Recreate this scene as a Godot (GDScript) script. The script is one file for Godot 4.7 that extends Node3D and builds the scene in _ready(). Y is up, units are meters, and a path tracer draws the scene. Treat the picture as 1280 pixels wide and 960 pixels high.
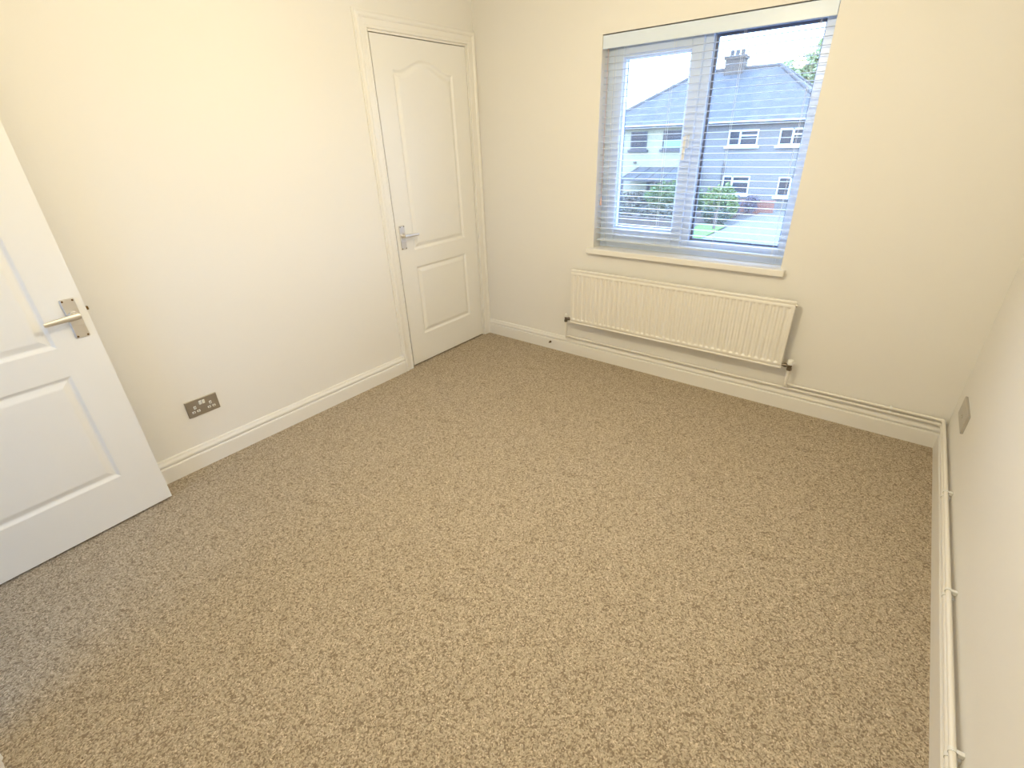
extends Node3D
# A small empty bedroom: x runs along the window wall, z = 0 is the window wall, the room lies at z > 0, floor at y = 0.

const W := 2.956          # room width
const NEAR := 3.218       # z of the wall behind the camera
const CEIL := 2.4
const UP := Vector3.UP
const GROUND := -3.0      # street level: this is an upstairs room

var M := {}
var tally := {}

# ---------------------------------------------------------------- mesh building
class Shape:
	var v := PackedVector3Array()
	var n := PackedVector3Array()
	var c := PackedColorArray()
	var tint := Color.WHITE
	var tinted := false
	func trin(a: Vector3, b: Vector3, d: Vector3, na: Vector3, nb: Vector3, nd: Vector3):
		var g := (b - a).cross(d - a)
		if g.length_squared() < 1e-16:
			return
		if g.dot(na + nb + nd) > 0.0:
			v.append_array([a, d, b]); n.append_array([na, nd, nb])
		else:
			v.append_array([a, b, d]); n.append_array([na, nb, nd])
		c.append_array([tint, tint, tint])
	func tri(a: Vector3, b: Vector3, d: Vector3, hint: Vector3):
		var g := (b - a).cross(d - a).normalized()
		if g.dot(hint) < 0.0:
			g = -g
		trin(a, b, d, g, g, g)
	func quad(a: Vector3, b: Vector3, d: Vector3, e: Vector3, hint: Vector3):
		tri(a, b, d, hint); tri(a, d, e, hint)
	func box(at: Vector3, size: Vector3, bev := 0.0, turn := Basis()):
		var h := size * 0.5
		var b: float = min(bev, min(h.x, min(h.y, h.z)) * 0.98)
		for ax in 3:
			var ay := (ax + 1) % 3
			var az := (ax + 2) % 3
			for s in [-1.0, 1.0]:
				var p := []
				for k in [[-1, -1], [1, -1], [1, 1], [-1, 1]]:
					var q := Vector3()
					q[ax] = s * h[ax]; q[ay] = k[0] * (h[ay] - b); q[az] = k[1] * (h[az] - b)
					p.append(at + turn * q)
				var hint := Vector3(); hint[ax] = s
				quad(p[0], p[1], p[2], p[3], turn * hint)
				if b > 0.0:
					for s2 in [-1.0, 1.0]:      # the chamfer between faces ax and ay
						var e := []
						for k in [[0, -1], [1, -1], [1, 1], [0, 1]]:
							var q := Vector3()
							q[ax] = s * (h[ax] - (0.0 if k[0] == 0 else b)); q[ay] = s2 * (h[ay] - (b if k[0] == 0 else 0.0)); q[az] = k[1] * (h[az] - b)
							e.append(at + turn * q)
						var hh := Vector3(); hh[ax] = s; hh[ay] = s2
						quad(e[0], e[1], e[2], e[3], turn * hh)
		if b > 0.0:
			for sx in [-1.0, 1.0]:
				for sy in [-1.0, 1.0]:
					for sz in [-1.0, 1.0]:
						var s := Vector3(sx, sy, sz)
						tri(at + turn * (s * Vector3(h.x, h.y - b, h.z - b)), at + turn * (s * Vector3(h.x - b, h.y, h.z - b)), at + turn * (s * Vector3(h.x - b, h.y - b, h.z)), turn * s)
	func span(a: Vector3, b: Vector3, bev := 0.0):     # a box between two corners
		box((a + b) * 0.5, (b - a).abs(), bev)
	func sweep(prof: PackedVector2Array, a: Vector3, b: Vector3, out: Vector3, up: Vector3, m0 := 0.0, m1 := 0.0):
		var along := (b - a).normalized()
		for i in range(prof.size() - 1):
			var p := prof[i]; var q := prof[i + 1]
			var hint := out * (q.y - p.y) - up * (q.x - p.x)
			quad(a + out * p.x + up * p.y + along * m0 * p.x, a + out * q.x + up * q.y + along * m0 * q.x, b + out * q.x + up * q.y - along * m1 * q.x, b + out * p.x + up * p.y - along * m1 * p.x, hint)
		var mid := Vector2()
		for p in prof:
			mid += p / prof.size()
		for e in [[a, -along, m0], [b, along, m1]]:
			var sgn: float = -1.0 if e[1] == along else 1.0
			for i in prof.size():
				var p := prof[i]; var q := prof[(i + 1) % prof.size()]
				tri(e[0] + out * p.x + up * p.y + along * sgn * e[2] * p.x, e[0] + out * q.x + up * q.y + along * sgn * e[2] * q.x, e[0] + out * mid.x + up * mid.y + along * sgn * e[2] * mid.x, e[1])
	func tube(path: PackedVector3Array, r: float, sides := 12, r2 := -1.0):
		var rings := []
		for i in path.size():
			var d := (path[min(i + 1, path.size() - 1)] - path[max(i - 1, 0)]).normalized()
			var x := d.cross(Vector3.UP if absf(d.y) < 0.9 else Vector3.RIGHT).normalized()
			var y := d.cross(x)
			var rr := r if r2 < 0.0 else lerpf(r, r2, float(i) / (path.size() - 1))
			var ring := []
			for k in sides:
				var a := TAU * k / sides
				var nn := x * cos(a) + y * sin(a)
				ring.append([path[i] + nn * rr, nn])
			rings.append(ring)
		for i in range(rings.size() - 1):
			for k in sides:
				var a = rings[i][k]; var b = rings[i][(k + 1) % sides]; var e = rings[i + 1][(k + 1) % sides]; var f = rings[i + 1][k]
				trin(a[0], b[0], e[0], a[1], b[1], e[1]); trin(a[0], e[0], f[0], a[1], e[1], f[1])
		for i in [0, rings.size() - 1]:
			var d := (path[1] - path[0]) * -1.0 if i == 0 else path[-1] - path[-2]
			for k in sides:
				tri(rings[i][k][0], rings[i][(k + 1) % sides][0], path[i], d)
	func lathe(prof: PackedVector2Array, at: Vector3, axis := Vector3.UP, sides := 20):   # (radius, height along the axis)
		var x := axis.cross(Vector3.FORWARD if absf(axis.z) < 0.9 else Vector3.UP).normalized()
		var y := axis.cross(x)
		for i in range(prof.size() - 1):
			var p := prof[i]; var q := prof[i + 1]
			var t := (q - p).normalized()
			for k in sides:
				var a := TAU * k / sides; var b := TAU * (k + 1) / sides
				var da := x * cos(a) + y * sin(a); var db := x * cos(b) + y * sin(b)
				var na := da * t.y - axis * t.x; var nb := db * t.y - axis * t.x
				trin(at + da * p.x + axis * p.y, at + db * p.x + axis * p.y, at + db * q.x + axis * q.y, na, nb, nb)
				trin(at + da * p.x + axis * p.y, at + db * q.x + axis * q.y, at + da * q.x + axis * q.y, na, nb, na)
	func cyl(a: Vector3, b: Vector3, r: float, sides := 16, bev := 0.0):
		var l := (b - a).length()
		lathe(PackedVector2Array([Vector2(0, 0), Vector2(r - bev, 0), Vector2(r, bev), Vector2(r, l - bev), Vector2(r - bev, l), Vector2(0, l)]), a, (b - a).normalized(), sides)
	func mesh() -> ArrayMesh:
		var arr := []
		arr.resize(Mesh.ARRAY_MAX)
		arr[Mesh.ARRAY_VERTEX] = v; arr[Mesh.ARRAY_NORMAL] = n
		if tinted:
			arr[Mesh.ARRAY_COLOR] = c
		var m := ArrayMesh.new()
		m.add_surface_from_arrays(Mesh.PRIMITIVE_TRIANGLES, arr)
		return m

# ---------------------------------------------------------------- scene objects
func numbered(parent: Node, called: String) -> String:
	var key := str(parent.get_instance_id()) + called
	var k: int = tally.get(key, 0)
	tally[key] = k + 1
	return called if k == 0 else "%s_%03d" % [called, k]

func put(called: String, what, mat: Material, parent: Node = self) -> MeshInstance3D:
	var o := MeshInstance3D.new()
	o.name = numbered(parent, called)
	o.mesh = what.mesh() if what is Shape else what
	o.material_override = mat
	parent.add_child(o, true)
	return o

func base(called: String, at := Vector3.ZERO, turn := 0.0, parent: Node = self) -> Node3D:
	var o := Node3D.new()
	o.name = numbered(parent, called)
	parent.add_child(o, true)
	o.position = at; o.rotation.y = turn
	return o

func tag(o: Node, label: String, category := "", group := "", kind := ""):
	o.set_meta("label", label)
	if category: o.set_meta("category", category)
	if group: o.set_meta("group", group)
	if kind: o.set_meta("kind", kind)
	return o

func struct(o: Node, label: String, category: String):
	return tag(o, label, category, "", "structure")

# ---------------------------------------------------------------- materials
func plain(c: Color, rough := 0.6, metal := 0.0) -> StandardMaterial3D:
	var m := StandardMaterial3D.new()
	m.albedo_color = c; m.roughness = rough; m.metallic = metal
	return m

func noise_image(size: int, freq: float, sd: int, octaves := 3) -> Image:
	var f := FastNoiseLite.new()
	f.seed = sd; f.frequency = freq; f.fractal_octaves = octaves; f.noise_type = FastNoiseLite.TYPE_SIMPLEX_SMOOTH
	return f.get_seamless_image(size, size)

func speckled(a: Color, b: Color, scale_m: float, freq: float, sd: int, rough := 0.9) -> StandardMaterial3D:
	var im := noise_image(256, freq, sd, 4)
	im.convert(Image.FORMAT_RGB8)
	for y in 256:
		for x in 256:
			im.set_pixel(x, y, a.lerp(b, im.get_pixel(x, y).r))
	im.generate_mipmaps()
	var m := plain(Color.WHITE, rough)
	m.albedo_texture = ImageTexture.create_from_image(im)
	m.uv1_triplanar = true; m.uv1_world_triplanar = true
	m.uv1_scale = Vector3.ONE / scale_m
	return m

func carpet_material() -> StandardMaterial3D:
	# twist-pile loops about 5 mm across, each a stroke of one of several heathered yarns
	var size := 1024
	var across := 0.86
	var rng := RandomNumberGenerator.new(); rng.seed = 77
	var yarns := [Color(0.745, 0.685, 0.595), Color(0.705, 0.645, 0.555), Color(0.785, 0.725, 0.635), Color(0.65, 0.585, 0.50), Color(0.73, 0.67, 0.58), Color(0.84, 0.785, 0.70), Color(0.56, 0.50, 0.42)]
	var share := [0, 0, 0, 1, 1, 1, 2, 2, 2, 3, 3, 4, 4, 4, 5, 6]
	var rgb := PackedByteArray(); rgb.resize(size * size * 3)
	var hgt := PackedByteArray(); hgt.resize(size * size)
	for i in size * size:
		rgb[i * 3] = 140; rgb[i * 3 + 1] = 124; rgb[i * 3 + 2] = 104
	for k in 52000:
		var x0 := rng.randf() * size; var y0 := rng.randf() * size
		var a := rng.randf() * TAU
		var la := rng.randf_range(3.0, 6.0); var lb := rng.randf_range(1.6, 2.7)
		var col: Color = yarns[share[rng.randi() % share.size()]]
		var j := rng.randf_range(0.93, 1.07)
		var r8 := int(clampf(col.r * j, 0, 1) * 255); var g8 := int(clampf(col.g * j, 0, 1) * 255); var b8 := int(clampf(col.b * j, 0, 1) * 255)
		var top := rng.randf_range(120, 250)
		var ca := cos(a); var sa := sin(a)
		var reach := int(la) + 1
		for dy in range(-reach, reach + 1):
			for dx in range(-reach, reach + 1):
				var u := (dx * ca + dy * sa) / la; var w := (dy * ca - dx * sa) / lb
				var d := u * u + w * w
				if d < 1.0:
					var i := posmod(int(y0) + dy, size) * size + posmod(int(x0) + dx, size)
					var h := int(top * (1.0 - 0.6 * d))
					if h >= hgt[i] or k % 3 == 0:
						hgt[i] = h
						rgb[i * 3] = r8; rgb[i * 3 + 1] = g8; rgb[i * 3 + 2] = b8
	var im := Image.create_from_data(size, size, false, Image.FORMAT_RGB8, rgb)
	var hi := Image.create_from_data(size, size, false, Image.FORMAT_L8, hgt)
	im.generate_mipmaps()
	var nm := hi.duplicate() as Image
	nm.convert(Image.FORMAT_RGBA8)
	nm.bump_map_to_normal_map(3.0)
	nm.generate_mipmaps()
	var m := plain(Color.WHITE, 1.0)
	m.albedo_texture = ImageTexture.create_from_image(im)
	m.normal_enabled = true; m.normal_texture = ImageTexture.create_from_image(nm); m.normal_scale = 0.8
	m.uv1_triplanar = true; m.uv1_world_triplanar = true; m.uv1_scale = Vector3.ONE / across
	return m

func wall_material() -> StandardMaterial3D:
	var m := plain(Color(0.925, 0.915, 0.895), 0.85)
	var im := noise_image(512, 0.05, 5, 3)
	im.convert(Image.FORMAT_RGBA8)
	im.bump_map_to_normal_map(1.2)
	im.generate_mipmaps()
	m.normal_enabled = true; m.normal_texture = ImageTexture.create_from_image(im); m.normal_scale = 0.12   # roller stipple
	m.uv1_triplanar = true; m.uv1_world_triplanar = true; m.uv1_scale = Vector3.ONE / 0.25
	return m

func bricks_material(a: Color, b: Color) -> StandardMaterial3D:
	var im := Image.create(256, 256, false, Image.FORMAT_RGB8)
	im.fill(Color(0.42, 0.39, 0.36))
	var rng := RandomNumberGenerator.new(); rng.seed = 31
	for row in 16:
		for k in 5:
			var x := k * 64 - (32 if row % 2 else 0)
			im.fill_rect(Rect2i(x, row * 16, 60, 13), a.lerp(b, rng.randf()))
	im.generate_mipmaps()
	var m := plain(Color.WHITE, 0.9)
	m.albedo_texture = ImageTexture.create_from_image(im)
	m.uv1_triplanar = true; m.uv1_world_triplanar = true; m.uv1_scale = Vector3(1.0 / 0.9, 1.0 / 1.2, 1.0 / 0.9)
	return m

func slates_material() -> StandardMaterial3D:
	var im := Image.create(256, 256, false, Image.FORMAT_RGB8)
	var rng := RandomNumberGenerator.new(); rng.seed = 12
	im.fill(Color(0.19, 0.19, 0.20))
	for row in 8:
		for k in 9:
			var x := k * 32 - (16 if row % 2 else 0)
			var t := rng.randf_range(0.25, 0.33)
			im.fill_rect(Rect2i(x, row * 32, 31, 29), Color(t, t * 1.02, t * 1.06))
	im.generate_mipmaps()
	var m := plain(Color.WHITE, 0.75)
	m.albedo_texture = ImageTexture.create_from_image(im)
	m.uv1_triplanar = true; m.uv1_world_triplanar = true; m.uv1_scale = Vector3.ONE / 2.2
	return m

func make_materials():
	M.wall = wall_material()
	M.ceiling = plain(Color(0.94, 0.935, 0.92), 0.9)
	M.gloss = plain(Color(0.935, 0.925, 0.905), 0.32)
	M.door = plain(Color(0.935, 0.93, 0.915), 0.38)
	M.carpet = carpet_material()
	M.pvc = plain(Color(0.87, 0.92, 0.99), 0.25)
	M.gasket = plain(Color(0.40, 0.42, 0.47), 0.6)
	M.slat = plain(Color(0.80, 0.84, 0.90), 0.4)
	M.cord = plain(Color(0.93, 0.93, 0.92), 0.8)
	M.enamel = plain(Color(0.935, 0.92, 0.89), 0.3)
	M.chrome = plain(Color(0.88, 0.875, 0.86), 0.22, 1.0)
	M.satin = plain(Color(0.87, 0.855, 0.835), 0.42, 1.0)
	M.brushed = plain(Color(0.80, 0.785, 0.76), 0.45, 1.0)
	M.steel = plain(Color(0.70, 0.68, 0.65), 0.42, 1.0)
	M.valve = plain(Color(0.52, 0.48, 0.43), 0.35, 1.0)
	M.dark = plain(Color(0.10, 0.09, 0.085), 0.6)
	M.brass = plain(Color(0.46, 0.37, 0.24), 0.45, 1.0)
	M.white_plastic = plain(Color(0.93, 0.93, 0.92), 0.35)
	M.glass = plain(Color(0.96, 0.985, 1.0, 0.05), 0.0)
	M.glass.transparency = BaseMaterial3D.TRANSPARENCY_ALPHA
	M.far_glass = plain(Color(0.17, 0.18, 0.21), 0.3)
	M.far_glass.metallic_specular = 0.35
	M.net = plain(Color(0.45, 0.56, 0.55), 0.6)
	M.cream = speckled(Color(0.60, 0.59, 0.49), Color(0.55, 0.54, 0.45), 3.0, 0.03, 3)
	M.grey = speckled(Color(0.47, 0.46, 0.45), Color(0.42, 0.41, 0.40), 1.2, 0.08, 4)
	M.slates = slates_material()
	M.ridge = plain(Color(0.31, 0.30, 0.30), 0.85)
	M.brick = bricks_material(Color(0.50, 0.27, 0.21), Color(0.58, 0.34, 0.27))
	M.pale_brick = bricks_material(Color(0.34, 0.29, 0.25), Color(0.28, 0.25, 0.22))
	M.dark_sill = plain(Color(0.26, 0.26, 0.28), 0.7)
	M.concrete = speckled(Color(0.42, 0.415, 0.40), Color(0.36, 0.355, 0.345), 4.0, 0.04, 9)
	M.road = speckled(Color(0.30, 0.30, 0.30), Color(0.36, 0.36, 0.36), 3.0, 0.06, 10)
	M.lawn = speckled(Color(0.27, 0.40, 0.15), Color(0.37, 0.49, 0.21), 1.0, 0.05, 11)
	M.soil = speckled(Color(0.25, 0.21, 0.20), Color(0.34, 0.29, 0.27), 1.5, 0.05, 13)
	M.wood = plain(Color(0.36, 0.31, 0.29), 0.85)
	M.leaf = plain(Color.WHITE, 0.7)
	M.leaf.vertex_color_use_as_albedo = true
	M.leaf.cull_mode = BaseMaterial3D.CULL_DISABLED
	M.leaf.backlight_enabled = true; M.leaf.backlight = Color(0.25, 0.3, 0.12)

# ---------------------------------------------------------------- the room
const SKIRT := [[0.0, 0.0], [0.018, 0.0], [0.018, 0.077], [0.0150, 0.0820], [0.0080, 0.0828], [0.0075, 0.0882], [0.0145, 0.0905], [0.0155, 0.094], [0.0148, 0.100], [0.0120, 0.106], [0.0095, 0.111], [0.0085, 0.1165], [0.0072, 0.1195], [0.0045, 0.1215], [0.0, 0.122]]
const ARCH := [[0.0, 0.0], [0.011, 0.0], [0.013, 0.002], [0.0135, 0.012], [0.0115, 0.0145], [0.0125, 0.018], [0.0130, 0.040], [0.0112, 0.0435], [0.0140, 0.046], [0.0180, 0.051], [0.0200, 0.057], [0.0198, 0.062], [0.0180, 0.067], [0.0140, 0.071], [0.0100, 0.073], [0.0085, 0.079], [0.0, 0.0795]]

func prof(list: Array) -> PackedVector2Array:
	var p := PackedVector2Array()
	for q in list:
		p.append(Vector2(q[0], q[1]))
	return p

func skirting(called: String, a: Vector3, b: Vector3, out: Vector3, m0: float, m1: float, label: String):
	var s := Shape.new()
	s.sweep(prof(SKIRT), a, b, out, UP, m0, m1)
	struct(put(called, s, M.gloss), label, "skirting board")

func architrave(parent: Node, at: Vector3, out: Vector3, side: Vector3, width: float, height: float):
	# at: the floor point at the inner edge of the left jamb; side: towards the other jamb
	var p := prof(ARCH)
	var l := Shape.new()
	var far := at + side * width
	for e in [[at, -side], [far, side]]:
		var poly := PackedVector2Array(p)
		var s := Shape.new()
		var a: Vector3 = e[0]
		for i in range(poly.size() - 1):      # a jamb: the profile runs outwards from the opening, mitred at the top
			var q := poly[i]; var r := poly[i + 1]
			s.quad(a + out * q.x + e[1] * q.y, a + out * r.x + e[1] * r.y, a + out * r.x + e[1] * r.y + UP * (height + r.y), a + out * q.x + e[1] * q.y + UP * (height + q.y), out * (r.y - q.y) - e[1] * (r.x - q.x))
		put("jamb_architrave", s, M.gloss, parent)
	for i in range(p.size() - 1):
		var q := p[i]; var r := p[i + 1]
		l.quad(at - side * q.y + out * q.x + UP * (height + q.y), at - side * r.y + out * r.x + UP * (height + r.y), far + side * r.y + out * r.x + UP * (height + r.y), far + side * q.y + out * q.x + UP * (height + q.y), out * (r.y - q.y) - UP * (r.x - q.x))
	put("head_architrave", l, M.gloss, parent)

func room():
	var s := Shape.new()
	s.span(Vector3(-1.0, -0.12, -0.02), Vector3(W + 0.1, 0.0, 4.8))
	struct(put("floor", s, M.carpet), "heathered beige and brown fitted carpet over the whole floor", "floor")
	s = Shape.new()
	s.span(Vector3(-1.0, CEIL, -0.3), Vector3(W + 0.1, CEIL + 0.12, 4.8))
	struct(put("ceiling", s, M.ceiling), "plain white flat ceiling over the room", "ceiling")
	# left wall with the cupboard doorway (z 0.083 to 0.849)
	s = Shape.new()
	s.span(Vector3(-0.1, 0, -0.3), Vector3(0, CEIL, 0.0805)); s.span(Vector3(-0.1, 0, 0.8515), Vector3(0, CEIL, NEAR + 0.1)); s.span(Vector3(-0.1, 1.992, 0.0805), Vector3(0, CEIL, 0.8515))
	struct(put("wall_left", s, M.wall), "plain off-white wall with the cupboard door and the double socket", "wall")
	# window wall with its opening
	s = Shape.new()
	s.span(Vector3(0, GROUND - 0.2, -0.28), Vector3(0.953, CEIL, 0)); s.span(Vector3(2.078, GROUND - 0.2, -0.28), Vector3(W + 0.1, CEIL, 0))
	s.span(Vector3(0.953, GROUND - 0.2, -0.28), Vector3(2.078, 0.756, 0)); s.span(Vector3(0.953, 1.945, -0.28), Vector3(2.078, CEIL, 0))
	struct(put("wall_back", s, M.wall), "plain off-white wall around the window and above the radiator", "wall")
	s = Shape.new()
	s.span(Vector3(W, 0, 0), Vector3(W + 0.1, CEIL, NEAR + 0.1))
	struct(put("wall_right", s, M.wall), "plain off-white wall at right carrying the metal outlet plate", "wall")
	# wall behind the camera with the doorway (x 0.18 to 0.91), and the landing beyond
	s = Shape.new()
	s.span(Vector3(0, 0, NEAR), Vector3(0.155, CEIL, NEAR + 0.1)); s.span(Vector3(0.925, 0, NEAR), Vector3(W, CEIL, NEAR + 0.1)); s.span(Vector3(0.155, 2.005, NEAR), Vector3(0.925, CEIL, NEAR + 0.1))
	struct(put("wall_near", s, M.wall), "plain off-white wall holding the open doorway behind the camera", "wall")
	s = Shape.new()
	s.span(Vector3(-0.9, 0, 4.7), Vector3(0.7, CEIL, 4.8)); s.span(Vector3(2.2, 0, 4.7), Vector3(W + 0.1, CEIL, 4.8)); s.span(Vector3(0.7, 0, 4.7), Vector3(2.2, 0.9, 4.8)); s.span(Vector3(0.7, 1.8, 4.7), Vector3(2.2, CEIL, 4.8)); s.span(Vector3(-1.0, 0, NEAR), Vector3(-0.9, CEIL, 4.7)); s.span(Vector3(W, 0, NEAR + 0.1), Vector3(W + 0.1, CEIL, 4.8)); s.span(Vector3(-0.9, 0, NEAR), Vector3(-0.1, CEIL, NEAR + 0.1))
	struct(put("wall_landing", s, M.wall), "plain walls of the landing beyond the open door", "wall")
	var lw := base("window_2", Vector3(1.45, 0.9, 4.75))
	s = Shape.new()
	ring(s, -0.75, 0.75, 0.0, 0.9, 0.055, -0.03, 0.03); s.span(Vector3(-0.03, 0.055, -0.03), Vector3(0.03, 0.845, 0.03), 0.002)
	put("frame", s, M.pvc, lw)
	for x in [-0.3625, 0.3625]:
		s = Shape.new()
		s.box(Vector3(x, 0.45, 0), Vector3(0.66, 0.785, 0.006))
		put("pane", s, M.glass, lw)
	struct(lw, "white framed window of the landing behind the open doorway", "window")
	s = Shape.new()
	s.span(Vector3(-1.0, 0, -0.1), Vector3(-0.9, CEIL, 1.1)); s.span(Vector3(-0.9, 0, -0.1), Vector3(-0.1, CEIL, 0.0)); s.span(Vector3(-0.9, 0, 1.0), Vector3(-0.1, CEIL, 1.1))
	struct(put("wall_cupboard", s, M.wall), "walls of the dark cupboard behind the closed door", "wall")
	# skirting
	skirting("baseboard_left", Vector3(0, 0, 0.934), Vector3(0, 0, NEAR), Vector3.RIGHT, 0, 1, "white moulded skirting board under the socket on the left wall")
	skirting("baseboard_back", Vector3(0.013, 0, 0), Vector3(W, 0, 0), Vector3.BACK, 0, 1, "white moulded skirting board below the radiator and pipes")
	skirting("baseboard_right", Vector3(W, 0, 0), Vector3(W, 0, NEAR), Vector3.LEFT, 1, 1, "white moulded skirting board along the right wall under the pipes")
	skirting("baseboard_near", Vector3(0.992, 0, NEAR), Vector3(W, 0, NEAR), Vector3.FORWARD, 0, 1, "white moulded skirting board on the wall behind the camera")
	# door casings
	var t := base("trim_1")
	architrave(t, Vector3(0, 0, 0.860), Vector3.RIGHT, Vector3.FORWARD, 0.788, 2.001)
	s = Shape.new()
	s.span(Vector3(-0.1, 0, 0.8490), Vector3(-0.001, 2.001, 0.8605), 0.001); s.span(Vector3(-0.1, 0, 0.072), Vector3(0.0025, 2.001, 0.084), 0.001); s.span(Vector3(-0.1, 1.989, 0.084), Vector3(0.0025, 2.001, 0.8485), 0.001)
	s.span(Vector3(-0.06, 0, 0.8385), Vector3(-0.040, 1.989, 0.8485)); s.span(Vector3(-0.06, 0, 0.084), Vector3(-0.040, 1.989, 0.094)); s.span(Vector3(-0.06, 1.979, 0.094), Vector3(-0.040, 1.989, 0.8385))
	put("lining", s, M.gloss, t)
	struct(t, "white moulded architrave and lining around the closed cupboard door", "door frame")
	t = base("trim_2")
	architrave(t, Vector3(0.174, 0, NEAR), Vector3.FORWARD, Vector3.RIGHT, 0.738, 2.0)
	s = Shape.new()
	s.span(Vector3(0.155, 0, NEAR - 0.003), Vector3(0.179, 2.005, NEAR + 0.1), 0.001); s.span(Vector3(0.906, 0, NEAR - 0.003), Vector3(0.925, 2.005, NEAR + 0.1), 0.001); s.span(Vector3(0.179, 1.995, NEAR - 0.003), Vector3(0.906, 2.005, NEAR + 0.1), 0.001)
	put("lining", s, M.gloss, t)
	struct(t, "white architrave of the open doorway at the bottom left corner", "door frame")

# ---------------------------------------------------------------- doors
func arch_top(x: float, x0: float, x1: float, y: float, rise: float) -> float:
	var t := clampf((x - x0) / (x1 - x0), 0, 1)
	t = clampf((t - 0.07) / 0.86, 0, 1)
	var k := 0.5 - 0.5 * cos(TAU * t)
	return y + rise * pow(k, 0.85)

func outline(pan: Array, d: float, seg: int) -> PackedVector2Array:
	# pan: x0, x1, y0, y1, rise; the outline moved inwards by d, from the bottom left, anticlockwise
	var o := PackedVector2Array()
	var xa: float = pan[0] + d; var xb: float = pan[1] - d
	o.append(Vector2(xa, pan[2] + d)); o.append(Vector2(xb, pan[2] + d))
	for i in range(seg + 1):
		var x := lerpf(xb, xa, float(i) / seg)
		o.append(Vector2(x, arch_top(lerpf(pan[1], pan[0], float(i) / seg), pan[0], pan[1], pan[3], pan[4]) - d))
	return o

func door_face(s: Shape, w: float, h: float, z: float, sgn: float, pans: Array):
	var seg := 28
	var hint := Vector3(0, 0, sgn)
	var at := func(p: Vector2, dep: float) -> Vector3: return Vector3(p.x, p.y, z - sgn * dep)
	var flat := func(x0: float, y0: float, x1: float, y1: float):
		s.quad(Vector3(x0, y0, z), Vector3(x1, y0, z), Vector3(x1, y1, z), Vector3(x0, y1, z), hint)
	var px0: float = pans[0][0]; var px1: float = pans[0][1]
	flat.call(0, 0, px0, h); flat.call(px1, 0, w, h)
	flat.call(px0, 0, px1, pans[0][2]); flat.call(px0, pans[0][3], px1, pans[1][2])
	for i in seg:
		var xa := lerpf(px0, px1, float(i) / seg); var xb := lerpf(px0, px1, float(i + 1) / seg)
		s.quad(Vector3(xa, arch_top(xa, px0, px1, pans[1][3], pans[1][4]), z), Vector3(xb, arch_top(xb, px0, px1, pans[1][3], pans[1][4]), z), Vector3(xb, h, z), Vector3(xa, h, z), hint)
	var steps := [[0.0, 0.0], [0.003, 0.0012], [0.010, 0.0065], [0.014, 0.0085], [0.018, 0.0088], [0.024, 0.0070], [0.038, 0.0012], [0.043, 0.0003]]
	for pan in pans:
		for k in range(steps.size() - 1):
			var o := outline(pan, steps[k][0], seg); var q := outline(pan, steps[k + 1][0], seg)
			for i in o.size():
				var j := (i + 1) % o.size()
				s.quad(at.call(o[i], steps[k][1]), at.call(o[j], steps[k][1]), at.call(q[j], steps[k + 1][1]), at.call(q[i], steps[k + 1][1]), hint)
		var f := outline(pan, 0.043, seg)
		var mid := Vector2()
		for p in f:
			mid += p / f.size()
		for i in f.size():
			s.tri(at.call(f[i], 0.0003), at.call(f[(i + 1) % f.size()], 0.0003), at.call(mid, 0.0003), hint)

func handle(parent: Node, x: float, y: float, z: float, sgn: float, dirx: float):
	# backplate 45 x 150 mm with four screws; the lever points to dirx
	var s := Shape.new()
	s.box(Vector3(x, y - 0.013, z + sgn * 0.004), Vector3(0.044, 0.150, 0.008), 0.0025)
	s.box(Vector3(x, y - 0.040, z + sgn * 0.0085), Vector3(0.040, 0.003, 0.002), 0.0008)      # the raised line across the plate
	var pl := put("handle_plate", s, M.satin, parent)
	pl.set_meta("label", "satin metal backplate of the door handle")
	s = Shape.new()
	for k in [-1.0, 1.0]:
		for yy in [0.055, -0.081]:
			s = Shape.new()
			s.lathe(PackedVector2Array([Vector2(0.0036, 0), Vector2(0.0034, 0.0009), Vector2(0.0014, 0.0012), Vector2(0.0012, 0.0004), Vector2(0, 0.0004)]), Vector3(x + k * 0.0155, y + yy, z + sgn * 0.008), Vector3(0, 0, sgn), 12)
			put("screw", s, M.brass, pl)
	s = Shape.new()
	s.cyl(Vector3(x, y, z + sgn * 0.007), Vector3(x, y, z + sgn * 0.014), 0.0155, 20, 0.002)
	s.cyl(Vector3(x, y, z + sgn * 0.012), Vector3(x, y, z + sgn * 0.047), 0.0085, 16, 0.001)
	var path := []
	var n := 14
	for i in range(n + 1):      # a flat bar that thins and droops a little to its tip
		var t := float(i) / n
		path.append([Vector3(x + dirx * (-0.012 + 0.112 * t), y + 0.001 - 0.004 * t * t, z + sgn * (0.044 + 0.007 * sin(t * 2.2))), lerpf(0.0125, 0.0080, t) * (0.75 if i == 0 or i == n else 1.0), lerpf(0.0065, 0.0042, t) * (0.7 if i == 0 or i == n else 1.0)])
	var ringof := func(q: Array) -> Array:
		var r := []
		for k in 14:
			var a := TAU * k / 14
			var nn := Vector3(0, cos(a) / q[1], sin(a) / q[2]).normalized()
			r.append([q[0] + Vector3(0, cos(a) * q[1], sin(a) * q[2]), nn])
		return r
	for i in n:
		var a = ringof.call(path[i]); var b = ringof.call(path[i + 1])
		for k in 14:
			var j := (k + 1) % 14
			s.trin(a[k][0], a[j][0], b[j][0], a[k][1], a[j][1], b[j][1]); s.trin(a[k][0], b[j][0], b[k][0], a[k][1], b[j][1], b[k][1])
	for e in [0, n]:
		var a = ringof.call(path[e])
		for k in 14:
			s.tri(a[k][0], a[(k + 1) % 14][0], path[e][0], Vector3(dirx * (-1.0 if e == 0 else 1.0), 0, 0))
	put("lever", s, M.satin, pl)

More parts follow.
